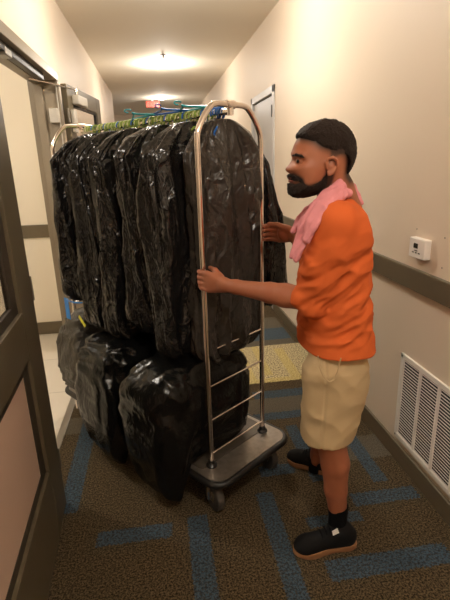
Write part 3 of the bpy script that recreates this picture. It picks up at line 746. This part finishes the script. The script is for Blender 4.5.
# joints
YT = 1.49
SH_N = P3(339, 224, 1.335); EL_N = P3(312, 300, 1.405); 
pole_z = 1.085
G_N = np.array(W(-.182, 0, pole_z+.0)); 
SH_F = P3(338, 218, 1.66); EL_F = P3(316, 272, 1.78); G_F = P3(267, 233, 1.92)
HIP_N = P3(338, 352, 1.43); KN_N = P3(331, 440, 1.395); AN_N = P3(338, 514, 1.40)
HIP_F = P3(338, 350, 1.56); KN_F = P3(330, 415, 1.70); AN_F = at(316, 460, 1, 1.86)
B = Field((.08, 1.22, .0), (.90, 2.06, 1.66), .0042)
# head and neck
infl(B, HEADP, .073, .072, 0)
def hq(x, y, yy): return at(270+x/4.5, 110+y/4.5, 1, yy)
B.ell(hq(232, 150, YH), (.074, .075, .068), .012)           # skull sides
B.ell(hq(165, 262, YH-.035), (.040, .030, .036), .015); B.ell(hq(165, 262, YH+.035), (.040, .030, .036), .015)  # cheeks
B.ell(hq(190, 320, YH-.030), (.045, .028, .030), .015); B.ell(hq(190, 320, YH+.030), (.045, .028, .030), .015)   # jaw
for sg in (-1, 1):
    B.ell(hq(132, 229, YH+.052*sg), (.016, .024, .012), .010, sub=True)          # eye sockets
    B.cone(hq(112, 203, YH+.012*sg), hq(148, 205, YH+.050*sg), .008, .006, .010)   # brow ridge
    B.ell(hq(136, 229, YH+.036*sg), (.013, .012, .009), .004)                     # lids
    B.ell(hq(99, 278, YH+.011*sg), (.008, .006, .0055), .005)                      # nostril wing
    # ear
    ey = YH+.076*sg; e0 = hq(268, 250, ey)
    rim = [hq(x, y, ey+dy*sg) for x, y, dy in ((258, 262, 0), (252, 240, .002), (262, 220, .006), (284, 213, .011), (302, 224, .014), (306, 246, .013), (296, 268, .009), (280, 284, .005), (266, 292, .002), (260, 278, 0))]
    B.chain(rim, [.0048]*10, .004)
    B.ell(hq(278, 252, YH+.074*sg), (.012, .009, .020), .006)
B.chain([hq(265, 290, YH), P3(336, 192, YH+.005), P3(341, 210, YT)], [.058, .058, .070], .02)
# torso, arms, legs
TOR = [(205, 322, 350, .09), (214, 316, 354, .13), (226, 311, 358, .155), (245, 308, 360, .15), (275, 308, 360, .13), (305, 310, 358, .125), (330, 314, 356, .115), (352, 318, 354, .10)]
L_ = []
for row, x0, x1, b in TOR:
    a = P3(x0+3, row, YT); c = P3(x1-3, row, YT); L_.append((float(a[2]), float((a[0]+c[0])/2), YT, float(c[0]-a[0])/2, b))
B.loft(L_, .02)
B.chain([SH_N+np.array([0, .03, -.02]), EL_N], [.038, .038], .02)
def hand(Fd, grip, wrist_dir, palm_n, zs=1.0, rg=.012, fold=1.0):
    """wrist_dir: unit vector pointing from wrist to the gripped bar; palm_n: towards which the palm faces"""
    t = np.array(wrist_dir); n = np.array(palm_n); u = np.array([0, 0, 1.])
    Q = lambda a, b, c: np.array(grip)+t*a+n*b+u*c
    ro = rg+.009
    wr = Q(-.118, -.022, -.004)
    tips = [(.031, .0, 1.0), (.0105, .004, 1.08), (-.0105, .001, 1.02), (-.0305, -.006, .86)]
    for (zc, dt, ln) in tips:
        mcp = Q(-.040+dt, -ro-.006, zc*1.05)
        Fd.cone(wr+u*zc*.45, mcp, .0165, .0125, .012)
        pip = Q(-.004*ln+dt, -ro-.004, zc); dip = Q(.017*ln, -.005, zc*.97); tip = Q(.012*ln, ro-.004, zc*.92)
        Fd.cone(mcp, pip, .0108, .0092, .004); Fd.cone(pip, dip, .0090, .0082, .002); Fd.cone(dip, tip, .0080, .0068, .002)
    Fd.ell(Q(-.075, -.014, 0), (.030, .020, .034), .012)
    Fd.cone(Q(-.092, -.008, .018), Q(-.052, .010, .040), .015, .0115, .010); Fd.cone(Q(-.052, .010, .040), Q(-.018, ro+.002, .044), .0105, .0082, .004)
    return wr
t_n = G_N-EL_N; t_n[2] = 0; t_n /= np.linalg.norm(t_n); n_n = np.array([t_n[1], -t_n[0], 0]); n_n = n_n if n_n[1] > 0 else -n_n
wrN = hand(B, G_N, t_n, n_n)
mid = EL_N*.55+wrN*.45
B.chain([EL_N, EL_N*.72+wrN*.28, mid, wrN*.85+EL_N*.15, wrN], [.041, .042, .037, .0265, .0245], .012)
t_f = G_F-EL_F; t_f[2] = 0; t_f /= np.linalg.norm(t_f); n_f = np.array([t_f[1], -t_f[0], 0]); n_f = n_f if n_f[1] < 0 else -n_f
wrF = hand(B, G_F, t_f, n_f)
B.chain([SH_F, EL_F], [.05, .040], .02)
B.chain([EL_F, EL_F*.6+wrF*.4, wrF], [.041, .039, .0245], .012)
def leg(Fd, hip, kn, an, bend):
    sh = lambda p, dx, dy=0: np.array(p)+np.array([dx, dy, 0])
    Fd.chain([hip+np.array([0, .01, -.03]), kn], [.068, .054], .02)
    c1 = kn*.70+an*.30; c2 = kn*.35+an*.65
    Fd.chain([kn, sh(c1, .008), c2, an, an+np.array([0, 0, -.05])], [.055, .054, .044, .034, .034], .012)
leg(B, HIP_N, KN_N, AN_N, 0); leg(B, HIP_F, KN_F, AN_F, 0)
V, Q = B.mesh(); V = smooth_mesh(V, Q, 1, .4)
body = mesh_np('body', V, Q, SKIN, man)
# stubble: faded sides of the haircut and the edge of the beard
hd_m = V[:, 2] > 1.38
st_ = np.zeros(len(V)); xs = V[hd_m, 0]; zs = V[hd_m, 2]; ys = V[hd_m, 1]
dh = poly_sd(HAIRR, xs, zs); db = poly_sd(BEARDR, xs, zs)
FADE = hp([(190, 140), (215, 165), (228, 190), (233, 240), (262, 215), (300, 205), (318, 240), (316, 295), (345, 310), (380, 260), (380, 120)])
df = poly_sd(FADE, xs, zs)
v_ = np.clip(1.0+dh/.026, 0, 1)**1.5*.95
v_ = np.maximum(v_, np.clip((df+.004)/.012, 0, 1)*np.clip(.25+.75*(1+dh/.05), .0, .93))
v_ = np.maximum(v_, np.clip(.75+db/.010, 0, .9)*(db > -.012))
v_ *= (np.abs(ys-YH) < .0785) | (zs > 1.62)
st_[hd_m] = v_
a_ = body.data.attributes.new('stubble', 'FLOAT', 'POINT'); a_.data.foreach_set('value', st_.astype(np.float32))
# hair and beard
Hf = Field((.40, 1.37, 1.36), (.78, 1.58, 1.70), .0032)
infl(Hf, HAIRP, .080, .072, 0); Hf.ell(hq(232, 148, YH), (.082, .083, .076), .012)
def clip_poly(Fd, P):
    X = Fd.lo[0]+Fd.h*np.arange(Fd.F.shape[0]); Z = Fd.lo[2]+Fd.h*np.arange(Fd.F.shape[2]); XX, ZZ = np.meshgrid(X, Z, indexing='ij')
    Fd.F = np.maximum(Fd.F, -poly_sd(P, XX, ZZ)[:, None, :]).astype(np.float32)
clip_poly(Hf, HAIRR); clip_poly(Hf, HAIRP)
V, Q = Hf.mesh(); V = smooth_mesh(V, Q, 2); V = displace(V, Q, lambda p: .0026*noise.noise(p*150)+.002*noise.noise(p*60))
mesh_np('hair', V, Q, HAIR, man)
Hf = Field((.40, 1.37, 1.34), (.78, 1.58, 1.70), .003)
infl(Hf, BEARDP, .0755, .066, 0)
for sg in (-1, 1): Hf.ell(hq(190, 322, YH+.030*sg), (.050, .033, .036), .015)
clip_poly(Hf, BEARDR)
sl, X, Y, Z = Hf.block((.4, 1.37, 1.34), (.78, 1.58, 1.7), 0)
V, Q = Hf.mesh(); V = smooth_mesh(V, Q, 1); V = displace(V, Q, lambda p: .0028*noise.noise(p*170))
mesh_np('beard', V, Q, HAIR, man)
def small(name, m_, prims, h=.0018):
    A = np.array([p[0] for p in prims]); m = max(max(p[1]) for p in prims)+.006
    f_ = Field(A.min(0)-m, A.max(0)+m, h)
    for c, a, *r in prims: f_.ell(c, a, .002, *(r or []))
    V, Q = f_.mesh(); return mesh_np(name, V, Q, m_, man)
for sg in (-1, 1):
    c = hq(133, 230, YH+.0335*sg)
    small('eye', EYEW, [(c, (.0115, .0125, .0085))], .0016)
    small('iris', IRIS, [(c+np.array([-.0068, .006*sg, 0]), (.0055, .0068, .0058))], .0012)
    e_ = Field((.40, YH-.08, 1.45), (.60, YH+.08, 1.65), .0025)
    e_.chain([hq(103, 205, YH+.014*sg), hq(118, 202, YH+.036*sg), hq(140, 207, YH+.053*sg), hq(154, 214, YH+.060*sg)], [.0035, .0045, .0042, .002], .004)
    V, Q = e_.mesh(); mesh_np('eyebrow', V, Q, HAIR, man)
small('lips', LIP, [(hq(95, 304, YH), (.010, .022, .0048)), (hq(97, 319, YH), (.0105, .020, .0056))], .0016)

# shirt
T = Field((.36, 1.2, .78), (.90, 1.85, 1.48), .0052)
TS = [(198, 330, 349, .070), (205, 322, 353, .120), (213, 314, 357, .160), (226, 307, 361, .178), (245, 303, 364, .172), (262, 302, 365, .158), (300, 303, 364, .150), (325, 302, 365, .158), (346, 300, 368, .172)]
L_ = []
for row, x0, x1, b in TS:
    a = P3(x0, row, YT); c = P3(x1, row, YT); L_.append((float(a[2]), float((a[0]+c[0])/2), YT, float(c[0]-a[0])/2, b))
HEMZ = L_[-1][0]; T.loft(L_, .03, 2.4)
ext = EL_N+(wrN-EL_N)*.05
T.chain([SH_N+np.array([.0, .03, .0]), SH_N*.4+EL_N*.6+np.array([.004, 0, 0]), EL_N, ext], [.074, .068, .058, .050], .014)
T.chain([SH_F, SH_F*.4+EL_F*.6], [.072, .062], .03)
V, Q = T.mesh(); V = smooth_mesh(V, Q, 2)
def shirt_d(p):
    up = max(0, min(1, (1.33-p.z)/.12))
    w1 = noise.noise(Vector((p.x*7+p.z*5, p.y*7, p.z*17-p.x*9)))
    w2 = noise.noise(Vector((p.x*13, p.y*9+3, p.z*26-p.x*14)))
    lat = noise.noise(Vector((p.x*14+p.z*3, p.y*12, p.z*3+7)))
    up *= max(.15, min(1, (p.z-HEMZ)/.08))
    return .012*(ridge(w1)-.55)*up+.007*(ridge(w2)-.4)*up+.006*lat+.002*(ridge(noise.noise(Vector((p.x*24, p.y*18, p.z*46-p.x*30))))-.4)*up
V = displace(V, Q, shirt_d); V = smooth_mesh(V, Q, 1, .3)
mesh_np('t_shirt', V, Q, ORANGE, man, label='loose bright orange cotton tee')
# shorts
S = Field((.34, 1.2, .40), (.95, 1.9, .96), .005)
LN = [(332, 322, 354), (346, 316, 360), (358, 310, 365), (370, 304, 367), (385, 304, 367), (410, 303, 361), (430, 303, 355), (440, 303, 350)]
L_ = []
for row, x0, x1 in LN:
    a = P3(x0, row, 1.415); c = P3(x1, row, 1.415); L_.append((float(a[2]), float((a[0]+c[0])/2), 1.42, float(c[0]-a[0])/2, .086 if row > 362 else .07))
S.loft(L_, .012, 2.3)
zt = L_[0][0]; zl = L_[-1][0]; xm = L_[0][1]
S.loft([(zt, xm+.015, 1.54, .06, .07), (zt-.06, xm+.03, 1.55, .09, .085), (zt-.14, xm+.04, 1.57, .092, .085), (zt-.25, xm+.05, 1.60, .085, .08), (zl+.01, xm+.04, 1.645, .078, .078)], .012, 2.3)
V, Q = S.mesh(); V = smooth_mesh(V, Q, 2)
def shorts_d(p):
    seam = -.0035*math.exp(-((p.x-(P3(327, 390, 1.33)[0]+(p.z-.7)*.03))/.004)**2)*(p.y < 1.42)
    w1 = noise.noise(Vector((p.x*9, p.y*8, p.z*12+p.x*6))); w2 = noise.noise(Vector((p.x*12, p.y*10, p.z*20-p.x*10+5)))
    return .0045*(ridge(w1)-.5)+.002*ridge(w2)+seam
V = displace(V, Q, shorts_d)
shorts = mesh_np('shorts', V, Q, KHAKI, man, label='knee-length khaki shorts')
def surf_y(px, py, default=1.33): return P3(px, py, default)
pk = MB().tube([P3(x, y, 1.322+max(0, (abs(x-330)-6))*.0006) for x, y in ((318, 356), (319, 366), (323, 376), (329, 382), (334, 380), (338, 370), (341, 358))], .0022, 8)
pk.build('pocket_edge', KHAKI, man, smooth=True)
# socks and shoes
def sock(an, top):
    f_ = Field(an-np.array([.07, .07, .09]), an+np.array([.07, .07, top+.03]), .003)
    f_.loft([(an[2]-.06, an[0], an[1], .038, .036), (an[2]-.01, an[0], an[1], .0375, .0365), (an[2]+top, an[0]-.001, an[1], .041, .0395)], .002)
    V, Q = f_.mesh(); V = smooth_mesh(V, Q, 1); mesh_np('sock', V, Q, SOCK, man)
sock(AN_N, .045); sock(AN_F, .03)
def shoe(heel, toe, an, tag_side):
    heel = np.array([heel[0], heel[1], 0.]); toe = np.array([toe[0], toe[1], 0.]); t = toe-heel; Ln = np.linalg.norm(t); t /= Ln; n = np.array([-t[1], t[0], 0])
    e_ = empty('shoe', tuple(heel)); e_.parent = man; e_.location = Vector(heel)-man.location
    Qf = lambda a, b, c: heel+t*a*Ln+n*b+np.array([0, 0, c])
    lo = np.minimum(heel, toe)-.08; hi = np.maximum(heel, toe)+.08; lo[2] = -.01; hi[2] = .17
    # outline of the sole
    out = [(0, 0, 0), (.03, .024, 0), (.15, .033, 0), (.35, .030, 0), (.55, .038, 0), (.72, .047, 0), (.86, .042, 0), (.96, .024, 0), (1, 0, 0), (.96, -.024, 0), (.86, -.040, 0), (.72, -.045, 0), (.55, -.040, 0), (.35, -.034, 0), (.15, -.033, 0), (.03, -.024, 0)]
    pts = spl([(a, b) for a, b, _ in out], 5)
    V = []; lv = [(.0, .96), (.004, 1.0), (.022, 1.0), (.027, .97)]; m = len(pts)
    for z, k in lv:
        for a, b in pts: q = Qf(.5+(a-.5)*k, b*k, z+.004*max(0, a-.8)*5*.5); V.append(tuple(q))
    Fc = [tuple(reversed(range(m))), tuple(3*m+i for i in range(m))]
    for j in range(3):
        for i in range(m): Fc.append((j*m+i, j*m+(i+1) % m, (j+1)*m+(i+1) % m, (j+1)*m+i))
    mb = MB(); mb.add(V, Fc); mb.build('sole', GUM, e_, smooth=True)
    f_ = Field(lo, hi, .0032)
    f_.ell(Qf(.80, .001, .030), (.050, .040, .034), .02) if abs(t[0]) > .8 else f_.cone(Qf(.74, 0, .034), Qf(.88, 0, .030), .036, .028, .02)
    f_.cone(Qf(.30, 0, .045), Qf(.78, 0, .036), .036, .034, .03)
    f_.cone(Qf(.16, 0, .040), Qf(.22, 0, .075), .034, .038, .02)
    f_.cone(Qf(.34, 0, .080), Qf(.66, 0, .050), .028, .024, .025)
    f_.cone(Qf(.13, 0, .060), np.array([an[0], an[1], .100]), .032, .038, .02)
    Fm = f_.F; zz = f_.lo[2]+f_.h*np.arange(Fm.shape[2]); Fm[:] = np.maximum(Fm, (.020-zz)[None, None, :]); Fm[:] = np.maximum(Fm, (zz-.128)[None, None, :])
    V, Q = f_.mesh(); V = smooth_mesh(V, Q, 2); mesh_np('upper', V, Q, SHOE, e_)
    lc = MB()
    for k in range(5):
        a = .44+k*.065; z = .112-k*.0105
        lc.tube([Qf(a, -.024, z-.012), Qf(a+.01, 0, z), Qf(a, .024, z-.012)], .0028, 6)
    lc.build('laces', SOCK, e_, smooth=True)
    if tag_side:
        V = [tuple(Qf(a, b, c)) for a, b, c in ((.36, .031, .124), (.44, .030, .112), (.43, .035, .096), (.34, .037, .108), (.36, .028, .124), (.44, .027, .112), (.43, .032, .096), (.34, .034, .108))]
        mb = MB(); mb.add(V, [(0, 1, 2, 3), (7, 6, 5, 4), (0, 4, 5, 1), (1, 5, 6, 2), (2, 6, 7, 3), (3, 7, 4, 0)]); mb.build('heel_tag', WHITE, e_, label='small white tag')
    return e_
hN = at(356, 541, 2, .015); tN = at(293, 551, 2, .01)
shoe(hN, tN, AN_N, True)
hF = np.array([AN_F[0]+.05, AN_F[1]-.035, 0]); tF = at(288, 456, 2, .02)
shoe(hF, tF, AN_F, False)

# towel round the neck
Tw = Field((.32, 1.26, 1.02), (.80, 1.78, 1.52), .0036)
def strand(pts, r, k=.0025):
    Tw.chain([P3(x, y, yy) for x, y, yy in pts], r, k)
nk = 0
strand([(346, 186, 1.50), (342, 187, 1.43), (332, 194, 1.385), (321, 205, 1.36), (311, 222, 1.355), (305, 238, 1.36)], [.014, .018, .018, .017, .016, .014])
strand([(350, 190, 1.50), (347, 193, 1.42), (336, 198, 1.375), (325, 210, 1.345), (314, 228, 1.34), (307, 241, 1.345)], [.013, .016, .015, .014, .013, .010])
strand([(344, 181, 1.50), (338, 183, 1.42), (327, 193, 1.40), (316, 203, 1.38), (305, 220, 1.375), (300, 236, 1.38), (292, 257, 1.385)], [.012, .013, .014, .013, .013, .012, .009])
strand([(316, 214, 1.36), (308, 230, 1.365), (302, 245, 1.365), (296, 259, 1.37)], [.012, .013, .013, .010])
strand([(344, 184, 1.50), (344, 188, 1.57), (334, 196, 1.60), (318, 204, 1.60), (306, 212, 1.58), (298, 222, 1.56), (293, 231, 1.56)], [.014, .017, .018, .017, .015, .013, .009])
strand([(316, 208, 1.55), (306, 216, 1.53), (300, 226, 1.53), (297, 238, 1.52)], [.014, .013, .012, .008])
strand([(352, 186, 1.50), (357, 195, 1.47), (362, 203, 1.455)], [.012, .010, .006])
V, Q = Tw.mesh(); V = smooth_mesh(V, Q, 1)
V = displace(V, Q, lambda p: .0055*ridge(noise.noise(Vector(((p.x*.78-p.z*.62)*38, p.y*30, (p.x*.62+p.z*.78)*5))))-.003+.001*noise.noise(p*110))
c0 = P3(322, 200, 1.5)
mesh_np('towel', V, Q, PINK, None, loc=tuple(c0), label='pink towel draped around the neck of the man', cat='towel')

# ties on the far bag
strip('tape', [W(-.285, 1.0, z) for z in (.84, .79, .755, .72)], .045, .002, BLUET, 'bright blue tape strip hanging from the far left bag', 'tape', up=EE)
strip('bag_tie', bez([tuple(W(u, s, z)) for u, s, z in ((-.285, 1.0, .835), (-.30, .93, .84), (-.30, .86, .845), (-.285, .82, .85))], 4), .007, .002, BLUET, 'thin blue tie knotted round the leftmost bag', 'tie')
strip('tag', [W(-.325, .80, .79), W(-.325, .775, .77), W(-.322, .75, .745)], .018, .002, YELLT, 'yellow tag sticking out between the left bags', 'tag')

# ------------------------------------------------------------------ world and view
wd = bpy.data.worlds.new('world'); sc.world = wd; wd.use_nodes = True
wd.node_tree.nodes['Background'].inputs[0].default_value = (1, .9, .8, 1); wd.node_tree.nodes['Background'].inputs[1].default_value = .32
sc.view_settings.view_transform = 'Standard'; sc.view_settings.look = 'None'; sc.view_settings.gamma = 1; sc.view_settings.use_curve_mapping = False
sc.view_settings.exposure = 0.08
sc.cycles.max_bounces = 14; sc.cycles.diffuse_bounces = 9; sc.cycles.glossy_bounces = 6
